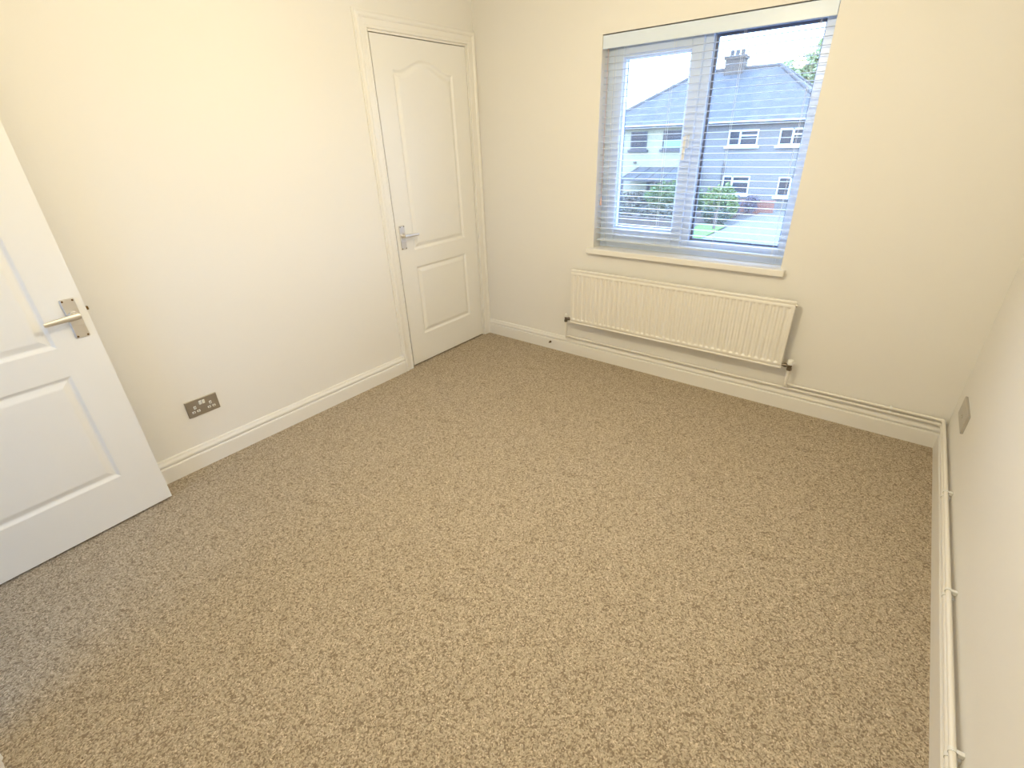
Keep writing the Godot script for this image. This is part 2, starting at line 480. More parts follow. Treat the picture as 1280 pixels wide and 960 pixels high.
func panel_door(called: String, at: Vector3, turn: float, w: float, h: float, hand_sides: Array) -> Node3D:
	var o := base(called, at, turn)
	var th := 0.036
	var pans := [[0.132, w - 0.132, 0.205, 0.686, 0.0], [0.132, w - 0.132, 0.798, 1.815, 0.060]]
	var s := Shape.new()
	door_face(s, w, h, th * 0.5, 1.0, pans)
	door_face(s, w, h, -th * 0.5, -1.0, pans)
	var a := th * 0.5
	s.quad(Vector3(0, 0, -a), Vector3(0, 0, a), Vector3(0, h, a), Vector3(0, h, -a), Vector3.LEFT)
	s.quad(Vector3(w, 0, -a), Vector3(w, 0, a), Vector3(w, h, a), Vector3(w, h, -a), Vector3.RIGHT)
	s.quad(Vector3(0, 0, -a), Vector3(0, 0, a), Vector3(w, 0, a), Vector3(w, 0, -a), Vector3.DOWN)
	s.quad(Vector3(0, h, -a), Vector3(0, h, a), Vector3(w, h, a), Vector3(w, h, -a), Vector3.UP)
	put("leaf", s, M.door, o)
	for k in hand_sides:
		handle(o, 0.046, 0.905, k * a, k, 1.0)
	s = Shape.new()
	s.box(Vector3(-0.0005, 0.905, 0), Vector3(0.002, 0.058, 0.022), 0.0005)
	s.box(Vector3(-0.005, 0.915, 0), Vector3(0.011, 0.014, 0.011), 0.002)
	put("latch", s, M.brass, o)
	s = Shape.new()
	for y in [0.22, h - 0.17]:
		var hs := Shape.new()
		hs.cyl(Vector3(w + 0.004, y - 0.038, -a * hand_sides[0] * -1.0), Vector3(w + 0.004, y + 0.038, -a * hand_sides[0] * -1.0), 0.0045, 10, 0.001)
		if called == "door_2":
			put("hinge", hs, M.chrome, o)
	return o

func doors():
	var d := panel_door("door_1", Vector3(-0.0195, 0.011, 0.8440), PI / 2, 0.7560, 1.974, [1.0])
	struct(d, "closed white cupboard door with arched upper panel in the far corner", "door")
	var along := Vector3(0.05574, 0, 0.99845)
	var nrm := Vector3(along.z, 0, -along.x)
	d = panel_door("door_2", Vector3(0.148, 0.010, 2.4872) - nrm * 0.018, -atan2(along.z, along.x), 0.711, 1.978, [-1.0, 1.0])
	struct(d, "open white panelled door standing against the left wall at left edge", "door")

# ---------------------------------------------------------------- window, blind, sill
func ring(s: Shape, x0: float, x1: float, y0: float, y1: float, w: float, z0: float, z1: float, bev := 0.003):
	s.span(Vector3(x0, y0, z0), Vector3(x0 + w, y1, z1), bev); s.span(Vector3(x1 - w, y0, z0), Vector3(x1, y1, z1), bev)
	s.span(Vector3(x0 + w, y0, z0), Vector3(x1 - w, y0 + w, z1), bev); s.span(Vector3(x0 + w, y1 - w, z0), Vector3(x1 - w, y1, z1), bev)

func window():
	var o := base("window_1", Vector3(1.5155, 0.79, -0.12))
	var off := Vector3(1.5155, 0.79, -0.12)
	var mk := func(called: String, s: Shape, m: Material, parent: Node) -> MeshInstance3D:
		for i in s.v.size():
			s.v[i] -= off
		return put(called, s, m, parent)
	var s := Shape.new()
	ring(s, 0.953, 2.078, 0.792, 1.945, 0.050, -0.150, -0.085)
	s.span(Vector3(1.488, 0.842, -0.150), Vector3(1.540, 1.895, -0.085), 0.003)
	mk.call("frame", s, M.pvc, o)
	s = Shape.new()      # the opening casement
	ring(s, 0.994, 1.498, 0.834, 1.903, 0.062, -0.140, -0.070, 0.005)
	s.span(Vector3(1.05, 0.890, -0.138), Vector3(1.442, 0.918, -0.072), 0.004); s.span(Vector3(1.05, 1.832, -0.138), Vector3(1.442, 1.846, -0.072), 0.004)
	ring(s, 1.054, 1.438, 0.916, 1.834, 0.010, -0.118, -0.082, 0.004)
	var sash = mk.call("casement", s, M.pvc, o)
	s = Shape.new()
	ring(s, 1.058, 1.454, 0.914, 1.836, 0.007, -0.122, -0.112, 0.0)
	mk.call("gasket", s, M.gasket, sash)
	s = Shape.new()
	s.span(Vector3(1.060, 0.916, -0.123), Vector3(1.452, 1.834, -0.117))
	mk.call("pane", s, M.glass, sash)
	s = Shape.new()      # the handle on the casement's stile
	s.box(Vector3(1.468, 1.405, -0.066), Vector3(0.026, 0.070, 0.010), 0.003)
	s.cyl(Vector3(1.468, 1.425, -0.064), Vector3(1.468, 1.425, -0.040), 0.008, 14, 0.001)
	s.box(Vector3(1.466, 1.372, -0.038), Vector3(0.018, 0.120, 0.010), 0.004)
	mk.call("handle", s, M.white_plastic, sash)
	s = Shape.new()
	s.box(Vector3(1.4545, 1.385, -0.0665), Vector3(0.006, 0.075, 0.006), 0.001)  # dark strip painting in the shadow gap beside the handle
	mk.call("handle_shadow_gap", s, M.gasket, sash)
	s = Shape.new()      # the fixed light
	ring(s, 1.540, 2.032, 0.874, 1.892, 0.008, -0.135, -0.108, 0.003)
	mk.call("bead", s, M.pvc, o)
	s = Shape.new()
	s.span(Vector3(1.545, 0.88, -0.122), Vector3(1.557, 1.886, -0.105)); s.span(Vector3(2.0225, 0.88, -0.122), Vector3(2.027, 1.886, -0.107))
	s.span(Vector3(1.557, 0.88, -0.122), Vector3(2.0225, 0.8865, -0.107)); s.span(Vector3(1.557, 1.874, -0.122), Vector3(2.0225, 1.886, -0.105))
	mk.call("gasket", s, M.gasket, o)
	s = Shape.new()
	s.span(Vector3(1.546, 0.880, -0.123), Vector3(2.026, 1.886, -0.117))
	mk.call("pane", s, M.glass, o)
	s = Shape.new()
	s.span(Vector3(1.540, 0.842, -0.150), Vector3(2.028, 0.876, -0.090), 0.002)
	mk.call("bottom_rail", s, M.pvc, o)
	struct(o, "white plastic window with opening left casement and fixed right pane", "window")
	# sill board
	s = Shape.new()
	s.span(Vector3(0.916, 0.757, -0.004), Vector3(2.104, 0.792, 0.036), 0.004)
	s.span(Vector3(0.954, 0.757, -0.12), Vector3(2.077, 0.792, -0.003), 0.001)
	struct(put("trim_3", s, M.gloss), "white window sill board projecting over the radiator", "window sill")

func blind():
	var o := base("venetian_blind", Vector3(1.5155, 1.94, -0.035))
	tag(o, "white venetian blind with open slats hanging inside the window recess", "blind")
	var half := 0.5565
	var s := Shape.new()
	s.box(Vector3(0, -0.022, 0), Vector3(half * 2, 0.038, 0.044), 0.002)
	put("headrail", s, M.slat, o)
	s = Shape.new()
	s.box(Vector3(0, -0.0315, 0.0285), Vector3(half * 2 + 0.008, 0.063, 0.009), 0.002)
	put("valance", s, M.pvc, o)
	# one slat: 25 mm wide, slightly crowned
	s = Shape.new()
	var n := 5
	for i in n:
		for side in [1.0, -1.0]:
			var za := -0.0125 + 0.025 * i / n; var zb := -0.0125 + 0.025 * (i + 1) / n
			var ya: float = 0.0012 * (1.0 - pow(za / 0.0125, 2)) + side * 0.0006; var yb: float = 0.0012 * (1.0 - pow(zb / 0.0125, 2)) + side * 0.0006
			s.quad(Vector3(-half, ya, za), Vector3(half, ya, za), Vector3(half, yb, zb), Vector3(-half, yb, zb), Vector3(0, side, 0))
	for e in [-1.0, 1.0]:
		s.quad(Vector3(-half, -0.0006, e * 0.0125), Vector3(half, -0.0006, e * 0.0125), Vector3(half, 0.0006, e * 0.0125), Vector3(-half, 0.0006, e * 0.0125), Vector3(0, 0, e))
		s.quad(Vector3(e * half, -0.0006, -0.0125), Vector3(e * half, -0.0006, 0.0125), Vector3(e * half, 0.0017, 0.006), Vector3(e * half, 0.0017, -0.006), Vector3(e, 0, 0))
	var sm := s.mesh()
	var y := 1.843
	while y > 0.865:
		var k := put("slat", sm, M.slat, o)
		k.position.y = y - 1.94
		y -= 0.0331
	s = Shape.new()
	s.box(Vector3(0, 0.842 - 1.94, 0), Vector3(half * 2, 0.014, 0.026), 0.004)
	put("bottom_rail", s, M.slat, o)
	for x in [1.02, 1.36, 1.70, 2.015]:
		s = Shape.new()
		for z in [-0.0135, 0.0135]:
			s.cyl(Vector3(x - 1.5155, -0.035, z), Vector3(x - 1.5155, 0.842 - 1.94, z), 0.0007, 6)
		put("ladder_cord", s, M.cord, o)
	s = Shape.new()
	s.cyl(Vector3(0.985 - 1.5155, -0.06, 0.021), Vector3(0.985 - 1.5155, 1.10 - 1.94, 0.021), 0.0012, 6)
	s.lathe(PackedVector2Array([Vector2(0, 0.045), Vector2(0.003, 0.045), Vector2(0.007, 0.008), Vector2(0.0065, 0.0), Vector2(0, 0)]), Vector3(0.985 - 1.5155, 1.058 - 1.94, 0.021), UP, 12)
	var pc := put("pull_cord", s, plain(Color(0.88, 0.74, 0.74), 0.5), o)
	pc.set_meta("label", "pull cord with a small pale pink toggle")

# ---------------------------------------------------------------- radiator and pipes
func radiator():
	var x0 := 0.833; var x1 := 2.199; var y0 := 0.267; var y1 := 0.648; var zf := 0.076; var zb := 0.056
	var o := base("radiator", Vector3((x0 + x1) / 2, y0, zf))
	tag(o, "long white fluted panel radiator fixed to the wall under the window", "radiator")
	var off := o.position
	var mk := func(called: String, s: Shape, m: Material, parent: Node) -> MeshInstance3D:
		for i in s.v.size():
			s.v[i] -= off
		return put(called, s, m, parent)
	var count := 39
	var edge := 0.014
	var pitch := (x1 - x0 - edge * 2) / count
	var xs := PackedFloat32Array([x0 + 0.003]); 
	for k in count:
		for t in [0.08, 0.20, 0.30, 0.40, 0.60, 0.70, 0.80, 0.92]:
			xs.append(x0 + edge + pitch * (k + t))
	xs.append(x1 - 0.003)
	var bot := y0 + 0.029; var top := y1 - 0.031
	var ys := PackedFloat32Array([y0 + 0.003, y0 + 0.012, y0 + 0.014, y0 + 0.016, bot, bot + 0.003, bot + 0.008, bot + 0.012, bot + 0.03, (bot + top) / 2, top - 0.03, top - 0.012, top - 0.008, top - 0.003, top, y1 - 0.018, y1 - 0.016, y1 - 0.014, y1 - 0.003])
	var depth := func(x: float, y: float) -> float:
		var t := fposmod((x - x0 - edge) / pitch, 1.0)
		var c := smoothstep(0.10, 0.36, t) * (1.0 - smoothstep(0.64, 0.90, t))
		if x < x0 + edge or x > x1 - edge: c = 0.0
		var e := smoothstep(bot - 0.0005, bot + 0.011, y) * (1.0 - smoothstep(top - 0.011, top + 0.0005, y))
		var seam := 0.0
		if absf(y - (y0 + 0.014)) < 0.0015 or absf(y - (y1 - 0.016)) < 0.0015: seam = 0.0012
		return zf - 0.0068 * c * e - seam
	var pt := func(x: float, y: float) -> Vector3: return Vector3(x, y, depth.call(x, y))
	var nr := func(x: float, y: float) -> Vector3:
		var e := 0.0012
		return Vector3(-(depth.call(x + e, y) - depth.call(x - e, y)) / (2 * e), -(depth.call(x, y + e) - depth.call(x, y - e)) / (2 * e), 1).normalized()
	var s := Shape.new()
	var P := []; var N := []
	for x in xs:
		var col := []; var cn := []
		for y in ys:
			col.append(pt.call(x, y)); cn.append(nr.call(x, y))
		P.append(col); N.append(cn)
	for i in range(xs.size() - 1):
		for j in range(ys.size() - 1):
			s.trin(P[i][j], P[i + 1][j], P[i + 1][j + 1], N[i][j], N[i + 1][j], N[i + 1][j + 1])
			s.trin(P[i][j], P[i + 1][j + 1], P[i][j + 1], N[i][j], N[i + 1][j + 1], N[i][j + 1])
	var b := 0.003      # rounded rim, sides and back
	for r in [[zf, 0.0, zf - 0.001, 0.002], [zf - 0.001, 0.002, zf - 0.003, 0.003], [zf - 0.003, 0.003, zb, 0.003]]:
		var a := [Vector3(x0 + b, y0 + b, 0), Vector3(x1 - b, y0 + b, 0), Vector3(x1 - b, y1 - b, 0), Vector3(x0 + b, y1 - b, 0)]
		var mid := Vector3((x0 + x1) / 2, (y0 + y1) / 2, 0)
		for k in 4:
			var p0: Vector3 = a[k]; var p1: Vector3 = a[(k + 1) % 4]
			var g := func(p: Vector3, d: float, z: float) -> Vector3: return Vector3(p.x + signf(p.x - mid.x) * d, p.y + signf(p.y - mid.y) * d, z)
			s.quad(g.call(p0, r[1], r[0]), g.call(p1, r[1], r[0]), g.call(p1, r[3], r[2]), g.call(p0, r[3], r[2]), (p0 + p1) * 0.5 - mid)
	s.quad(Vector3(x0, y0, zb), Vector3(x1, y0, zb), Vector3(x1, y1, zb), Vector3(x0, y1, zb), Vector3.FORWARD)
	mk.call("front_panel", s, M.enamel, o)
	s = Shape.new()      # the convector fins folded behind the panel
	for k in 60:
		var x := x0 + 0.06 + (x1 - x0 - 0.12) * k / 59.0
		s.box(Vector3(x, (y0 + y1) / 2, 0.040), Vector3(0.0012, 0.30, 0.030))
	mk.call("convector_fins", s, M.enamel, o)
	for x in [x0 + 0.16, x1 - 0.16]:
		s = Shape.new()
		s.box(Vector3(x, (y0 + y1) / 2, 0.0285), Vector3(0.030, 0.34, 0.053), 0.001)
		mk.call("bracket", s, M.enamel, o)
	s = Shape.new()
	s.cyl(Vector3(x1 - 0.002, 0.628, 0.064), Vector3(x1 + 0.006, 0.628, 0.064), 0.009, 6)
	s.cyl(Vector3(x1, 0.628, 0.064), Vector3(x1 + 0.011, 0.628, 0.064), 0.004, 8)
	mk.call("bleed_valve", s, M.chrome, o)
	# valves: x, the side, the white cap
	for e in [[0.792, -1.0, 0.005, 0.1445], [2.240, 1.0, 0.013, 0.160]]:
		var x: float = e[0]
		var xe: float = x0 if e[1] < 0 else x1
		var vy := 0.289; var vz := 0.062
		s = Shape.new()
		s.cyl(Vector3(xe, vy, vz), Vector3(x, vy, vz), 0.0075, 14, 0.0005)
		s.cyl(Vector3(lerpf(xe, x, 0.25), vy, vz), Vector3(lerpf(xe, x, 0.60), vy, vz), 0.0125, 6, 0.001)
		s.cyl(Vector3(x, vy - 0.012, vz), Vector3(x, vy + 0.014, vz), 0.0105, 16, 0.002)
		s.cyl(Vector3(x, vy - 0.026, vz), Vector3(x, vy - 0.010, vz), 0.0135, 6, 0.0015)
		var va = mk.call("valve", s, M.valve, o)
		va.set_meta("label", "metal radiator valve")
		s = Shape.new()
		if e[1] > 0:
			s.lathe(PackedVector2Array([Vector2(0, 0.010), Vector2(0.0155, 0.010), Vector2(0.0165, 0.012), Vector2(0.0165, 0.030), Vector2(0.0135, 0.036), Vector2(0, 0.037)]), Vector3(x, vy, vz), UP, 20)
		else:
			s.lathe(PackedVector2Array([Vector2(0, 0.010), Vector2(0.0105, 0.010), Vector2(0.0105, 0.028), Vector2(0.0085, 0.033), Vector2(0, 0.034)]), Vector3(x, vy, vz), UP, 18)
		mk.call("valve_cap", s, M.white_plastic, va)

func bend(pts: PackedVector3Array, r: float) -> PackedVector3Array:      # a polyline with its corners rounded
	var o := PackedVector3Array([pts[0]])
	for i in range(1, pts.size() - 1):
		var a := (pts[i - 1] - pts[i]).normalized() * r; var b := (pts[i + 1] - pts[i]).normalized() * r
		for k in range(9):
			var t := k / 8.0
			o.append((pts[i] + a).lerp(pts[i], t).lerp(pts[i].lerp(pts[i] + b, t), t))
	o.append(pts[-1])
	return o

func pipes():
	var specs := [
		["heating_pipe", 0.1370, 0.792, "lower white painted heating pipe running along the top of skirting"],
		["heating_pipe", 0.1610, 2.240, "upper white painted heating pipe starting at the right radiator valve"]]
	for q in specs:
		var y: float = q[1]
		var o := base(q[0], Vector3(W - 0.021, y, 0.021))
		tag(o, q[3], "pipe", "heating pipes round the corner")
		var s := Shape.new()
		s.tube(bend(PackedVector3Array([Vector3(q[2] - o.position.x, 0, 0), Vector3(0, 0, 0), Vector3(0, 0, NEAR - 0.05)]), 0.016), 0.0072, 14)
		put("pipe_run", s, M.enamel, o)
		s = Shape.new()      # the elbow at the corner is a wider fitting
		s.tube(bend(PackedVector3Array([Vector3(-0.030, 0, 0), Vector3(0, 0, 0), Vector3(0, 0, 0.030)]), 0.016), 0.0088, 14)
		put("elbow", s, M.enamel, o)
		s = Shape.new()      # the end turns forward and up to the radiator valve
		s.tube(bend(PackedVector3Array([Vector3(q[2] - o.position.x, 0, 0), Vector3(q[2] - o.position.x, 0, 0.041), Vector3(q[2] - o.position.x, 0.263 - y, 0.041)]), 0.020), 0.0072, 12)
		put("pipe_tail", s, M.enamel, o)
		var clips := []
		for x in ([1.30, 1.85, 2.725] if q[2] < 1.0 else [2.725]):
			clips.append([Vector3(x, 0, 0) - Vector3(o.position.x, 0, 0), Vector3.FORWARD])
		for z in [0.672, 1.243, 1.791, 2.35, 2.9]:
			clips.append([Vector3(0, 0, z - 0.021), Vector3.RIGHT])
		for cl in clips:
			s = Shape.new()
			var sd: Vector3 = (cl[1] as Vector3).cross(UP)
			var turn := Basis(sd, UP, -(cl[1] as Vector3))
			s.box(cl[0] + cl[1] * 0.0135, Vector3(0.011, 0.013, 0.015), 0.001, turn)
			s.tube(PackedVector3Array([cl[0] - sd * 0.0055, cl[0] + sd * 0.0055]), 0.0094, 14)
			put("pipe_clip", s, M.white_plastic, o)
	var g := Shape.new()
	g.cyl(Vector3(0.630, 0.056, 0.017), Vector3(0.636, 0.061, 0.046), 0.0048, 12, 0.001)
	g.cyl(Vector3(0.630, 0.056, 0.0175), Vector3(0.630, 0.056, 0.0205), 0.009, 14, 0.0008)
	tag(put("pipe_stub", g, M.brass), "small brown metal stub poking out of skirting left of radiator", "pipe")

# ---------------------------------------------------------------- electrical fittings
func socket():
	# local x along the plate, z out of the wall
	var o := base("double_socket", Vector3(0, 0.317, 2.199), PI / 2)
	tag(o, "brushed metal double socket with white switches on the left wall", "socket")
	var s := Shape.new()
	s.box(Vector3(0, 0, 0.004), Vector3(0.146, 0.086, 0.008), 0.0015)
	put("faceplate", s, M.steel, o)
	for cx in [-0.036, 0.036]:
		for q in [[0.0, 0.004, 0.0075, 0.0105], [-0.011, -0.0185, 0.0095, 0.0075], [0.011, -0.0185, 0.0095, 0.0075]]:
			s = Shape.new()
			s.box(Vector3(cx + q[0], q[1], 0.0083), Vector3(q[2] * 1.5, q[3] * 1.5, 0.0022), 0.001)
			var ins := put("pin_insert", s, M.white_plastic, o)
			s = Shape.new()
			s.box(Vector3(cx + q[0], q[1], 0.0092), Vector3(q[2] * 0.5, q[3] * 0.5, 0.001))
			put("pin_hole", s, M.dark, ins)
	for cx in [-0.0075, 0.0075]:
		s = Shape.new()
		s.box(Vector3(cx, 0.021, 0.0088), Vector3(0.0125, 0.021, 0.005), 0.0015, Basis(Vector3.RIGHT, 0.10))
		put("rocker_switch", s, M.white_plastic, o)
	for cx in [-0.0605, 0.0605]:
		s = Shape.new()
		s.lathe(PackedVector2Array([Vector2(0.0034, 0), Vector2(0.0032, 0.0008), Vector2(0.0005, 0.001), Vector2(0, 0.001)]), Vector3(cx, 0, 0.008), Vector3.BACK, 12)
		put("screw", s, M.steel, o)
	# aerial outlet on the right wall
	o = base("aerial_outlet", Vector3(W, 0.328, 0.280), -PI / 2)
	tag(o, "brushed metal outlet plate with round aerial socket on right wall", "outlet")
	s = Shape.new()
	s.box(Vector3(0, 0, 0.005), Vector3(0.212, 0.086, 0.010), 0.002)
	put("faceplate", s, M.brushed, o)
	s = Shape.new()
	s.lathe(PackedVector2Array([Vector2(0.0105, 0), Vector2(0.0105, 0.0025), Vector2(0.0075, 0.003), Vector2(0.0055, 0.0015), Vector2(0.0055, -0.002), Vector2(0, -0.002)]), Vector3(0.012, -0.004, 0.010), Vector3.BACK, 20)
	put("coaxial_socket", s, M.chrome, o)
	for cx in [-0.093, 0.093]:
		s = Shape.new()
		s.lathe(PackedVector2Array([Vector2(0.0034, 0), Vector2(0.0032, 0.0008), Vector2(0.0005, 0.001), Vector2(0, 0.001)]), Vector3(cx, 0, 0.010), Vector3.BACK, 12)
		put("screw", s, M.chrome, o)

func pendant():
	var at := Vector3(1.585, CEIL, 1.72)
	var o := base("pendant_light", at)
	tag(o, "bare globe bulb on a white cord hanging from the ceiling", "light")
	var s := Shape.new()
	s.lathe(PackedVector2Array([Vector2(0.045, 0), Vector2(0.044, -0.012), Vector2(0.030, -0.024), Vector2(0.008, -0.030), Vector2(0, -0.030)]), Vector3.ZERO, UP, 24)
	put("ceiling_rose", s, M.white_plastic, o)
	s = Shape.new()
	s.cyl(Vector3(0, -0.41, 0), Vector3(0, -0.02, 0), 0.003, 8)
	put("cord", s, M.white_plastic, o)
	s = Shape.new()
	s.lathe(PackedVector2Array([Vector2(0, -0.395), Vector2(0.008, -0.395), Vector2(0.017, -0.41), Vector2(0.017, -0.445), Vector2(0, -0.445)]), Vector3.ZERO, UP, 18)
	put("lamp_holder", s, M.white_plastic, o)
	var b := SphereMesh.new()
	b.radius = 0.045; b.height = 0.09; b.radial_segments = 24; b.rings = 12
	var m := plain(Color(1, 0.98, 0.94), 0.3)
	m.emission_enabled = true; m.emission = LAMP; m.emission_energy_multiplier = 30.0
	var bulb := put("bulb", b, m, o)
	bulb.position.y = -0.50
	var l := OmniLight3D.new()
	l.name = "bulb_light"
	l.light_color = LAMP; l.light_energy = LAMP_ENERGY; l.light_size = 0.04
	l.omni_range = 20.0; l.omni_attenuation = 2.0; l.shadow_enabled = true
	l.position.y = -0.50
	o.add_child(l)

# ---------------------------------------------------------------- outside
func foliage(s: Shape, at: Vector3, r: Vector3, count: int, leaf: float, ca: Color, cb: Color, sd: int):
	var rng := RandomNumberGenerator.new(); rng.seed = sd
	s.tinted = true
	for k in count:
		var d := Vector3(rng.randfn(), rng.randfn(), rng.randfn()).normalized()
		var bump := 0.82 + 0.18 * sin(d.x * 7.0 + sd) * cos(d.y * 6.0 - sd) + rng.randf_range(-0.14, 0.1)
		var p := at + d * r * bump * pow(rng.randf(), 0.22)
		var t := Vector3(rng.randfn(), rng.randfn() * 0.6, rng.randfn()).normalized()
		var b := t.cross(Vector3(rng.randfn(), rng.randfn(), rng.randfn())).normalized()
		var l := leaf * rng.randf_range(0.7, 1.3)
		s.tint = ca.lerp(cb, rng.randf()) * 0.55
		s.quad(p - t * l, p - b * l * 0.55, p + t * l, p + b * l * 0.55, t.cross(b))

func shrub(called: String, at: Vector3, blobs: Array, count: int, leaf: float, ca: Color, cb: Color, sd: int, label: String, cat := "shrub", trunk := 0.0):
	var o := base(called, at)
	tag(o, label, cat)
	var s := Shape.new()
	for k in blobs.size():
		foliage(s, blobs[k][0], blobs[k][1], int(count / blobs.size()), leaf, ca, cb, sd + k)
	var f := put("foliage", s, M.leaf, o)
	f.set_meta("kind", "stuff")
	for k in blobs.size():
		var q: Vector3 = blobs[k][0]
		s = Shape.new()
		s.tube(PackedVector3Array([Vector3(q.x * 0.3, 0, q.z * 0.3), Vector3(q.x * 0.7, q.y * 0.55, q.z * 0.7), q]), 0.05 + trunk, 7, 0.03)
		put("stem" if trunk == 0.0 else "trunk", s, M.wood, o)

func house_window(o: Node, x0: float, x1: float, y0: float, y1: float, z: float, framed: bool, mull: float, bar: float, net := false):
	var w := 0.07
	var m: Material = M.pvc if framed else M.dark_sill
	var s := Shape.new()
	ring(s, x0, x1, y0, y1, w, z - 0.02, z + 0.05, 0.0)
	if mull != 0.0:
		s.span(Vector3(mull - 0.05, y0, z - 0.06), Vector3(mull + 0.05, y1, z + 0.05))
	if bar > 0:
		s.span(Vector3(mull if mull != 0.0 else x0, y1 - bar - 0.04, z - 0.06), Vector3(x1, y1 - bar + 0.04, z + 0.055))
	var f := put("window", s, m, o)
	s = Shape.new()
	s.span(Vector3(x0 + 0.02, y0 + 0.02, z - 0.01), Vector3(x1 - 0.02, y1 - 0.02, z + 0.012))
	put("pane", s, M.far_glass, f)
	if net:
		s = Shape.new()
		s.span(Vector3(x0 + 0.08, y0 + 0.08, z + 0.010), Vector3(x1 - 0.08, y0 + (y1 - y0) * 0.50, z + 0.018))
		put("net_curtain", s, M.net, f)
	s = Shape.new()
	s.span(Vector3(x0 - 0.14, y0 - 0.14, z - 0.05), Vector3(x1 + 0.14, y0, z + 0.18))
	put("window_sill", s, M.pvc if framed else M.dark_sill, o)

func outside():
	var s := Shape.new()
	s.span(Vector3(-140, GROUND - 0.6, -160), Vector3(90, GROUND - 0.1, 60))
	struct(put("ground", s, M.road), "grey tarmac street and ground beyond the window", "ground")
	s = Shape.new()
	s.span(Vector3(-16.0, GROUND - 0.12, -30.4), Vector3(-5.3, GROUND - 0.02, -20.8))
	struct(put("front_garden_soil", s, M.soil), "dark planted bed of the front garden before the cream house", "garden bed")
	s = Shape.new()
	s.span(Vector3(-6.0, GROUND - 0.02, -24.6), Vector3(-4.72, GROUND + 0.02, -20.6), 0.01)
	tag(put("lawn", s, M.lawn), "small bright green patch of lawn beside the driveway", "lawn", "", "stuff")
	s = Shape.new()      # the drive widens towards the street
	var q := [Vector3(-4.7, GROUND, -20.0), Vector3(4.0, GROUND, -20.0), Vector3(2.5, GROUND, -31.0), Vector3(-4.35, GROUND, -31.0)]
	s.quad(q[0], q[1], q[2], q[3], UP)
	for k in 4:
		s.quad(q[k], q[(k + 1) % 4], q[(k + 1) % 4] - UP * 0.1, q[k] - UP * 0.1, q[k] + q[(k + 1) % 4] - q[0] - q[2])
	struct(put("driveway", s, M.concrete), "pale concrete driveway in front of the grey house", "driveway")
	# the semi-detached pair opposite
	var o := base("house_pair", Vector3.ZERO)
	tag(o, "pair of semi-detached houses opposite, one cream one grey, under hipped slate roof", "house")
	var zf := -32.0; var zk := -40.2; var xl := -16.5; var xp := -8.88; var xr := -2.1; var eave := 1.90
	s = Shape.new(); s.span(Vector3(xl, GROUND - 0.1, zk), Vector3(xp, eave, zf))
	put("cream_wall", s, M.cream, o).set_meta("label", "cream rendered house front")
	s = Shape.new(); s.span(Vector3(xp, GROUND - 0.1, zk), Vector3(xr, eave, zf))
	put("grey_wall", s, M.grey, o).set_meta("label", "grey pebbledashed house front")
	# roof
	var a := Vector3(xl - 0.35, eave - 0.02, zf + 0.40); var b := Vector3(xr + 0.35, eave - 0.02, zf + 0.40)
	var c := Vector3(xr + 0.35, eave - 0.02, zk - 0.40); var d := Vector3(xl - 0.35, eave - 0.02, zk - 0.40)
	var r0 := Vector3(-11.15, 5.03, -36.1); var r1 := Vector3(-6.15, 5.0, -36.1)
	s = Shape.new()
	s.quad(a, b, r1, r0, Vector3(0, 1, 1)); s.quad(c, d, r0, r1, Vector3(0, 1, -1)); s.tri(b, c, r1, Vector3(1, 1, 0)); s.tri(d, a, r0, Vector3(-1, 1, 0)); s.quad(a, b, c, d, Vector3.DOWN)
	var rf := put("roof", s, M.slates, o)
	for e in [[a, r0], [b, r1], [c, r1], [d, r0], [r0, r1]]:
		s = Shape.new()
		s.tube(PackedVector3Array([e[0], e[1]]), 0.12, 8)
		put("ridge_tiles", s, M.ridge, rf)
	s = Shape.new()
	s.span(Vector3(xl - 0.35, eave - 0.05, zf + 0.42), Vector3(xr + 0.35, eave + 0.03, zf + 0.52))
	s.span(Vector3(xr + 0.29, eave - 0.16, zk - 0.4), Vector3(xr + 0.45, eave, zf + 0.42)); s.span(Vector3(xl - 0.45, eave - 0.16, zk - 0.4), Vector3(xl - 0.29, eave, zf + 0.42))
	put("gutter", s, M.pvc, o)
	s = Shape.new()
	s.span(Vector3(xl - 0.35, eave - 0.17, zf + 0.36), Vector3(xr + 0.35, eave, zf + 0.42))  # dark colour paints in the soffit shade below the gutter
	put("shaded_fascia", s, M.dark_sill, o)
	s = Shape.new()
	s.span(Vector3(-9.45, 4.0, -36.5), Vector3(-8.30, 5.75, -35.6)); s.span(Vector3(-9.53, 5.55, -36.58), Vector3(-8.22, 5.72, -35.52))
	var ch := put("chimney", s, M.pale_brick, o)
	for x in [-9.22, -8.88, -8.54]:
		s = Shape.new()
		s.cyl(Vector3(x, 5.74, -36.05), Vector3(x, 6.08, -36.05), 0.13, 10, 0.02)
		put("chimney_pot", s, M.ridge, ch)
	house_window(o, -14.05, -12.86, 0.42, 1.54, zf, false, 0.0, 0.36)
	house_window(o, -11.72, -10.05, 0.42, 1.55, zf, false, 0.0, 0.40, true)
	house_window(o, -7.48, -5.74, 0.56, 1.44, zf, true, -6.78, 0.32)
	house_window(o, -4.57, -2.75, 0.55, 1.44, zf, true, -3.86, 0.32)
	house_window(o, -7.42, -5.78, -2.22, -1.16, zf, true, -6.84, 0.34)
	house_window(o, -4.14, -2.75, -2.27, -1.18, zf, true, -3.45, 0.32)
	house_window(o, -12.6, -11.5, -2.6, -1.62, zf, false, 0.0, 0.3)
	# lean-to porch roof on the cream house, in glazed bays
	s = Shape.new()
	var top_l := Vector3(-13.15, -0.62, zf); var top_r := Vector3(-8.95, -0.62, zf); var bot_l := Vector3(-13.9, -1.38, zf + 1.7); var bot_r := Vector3(-8.95, -1.38, zf + 1.7)
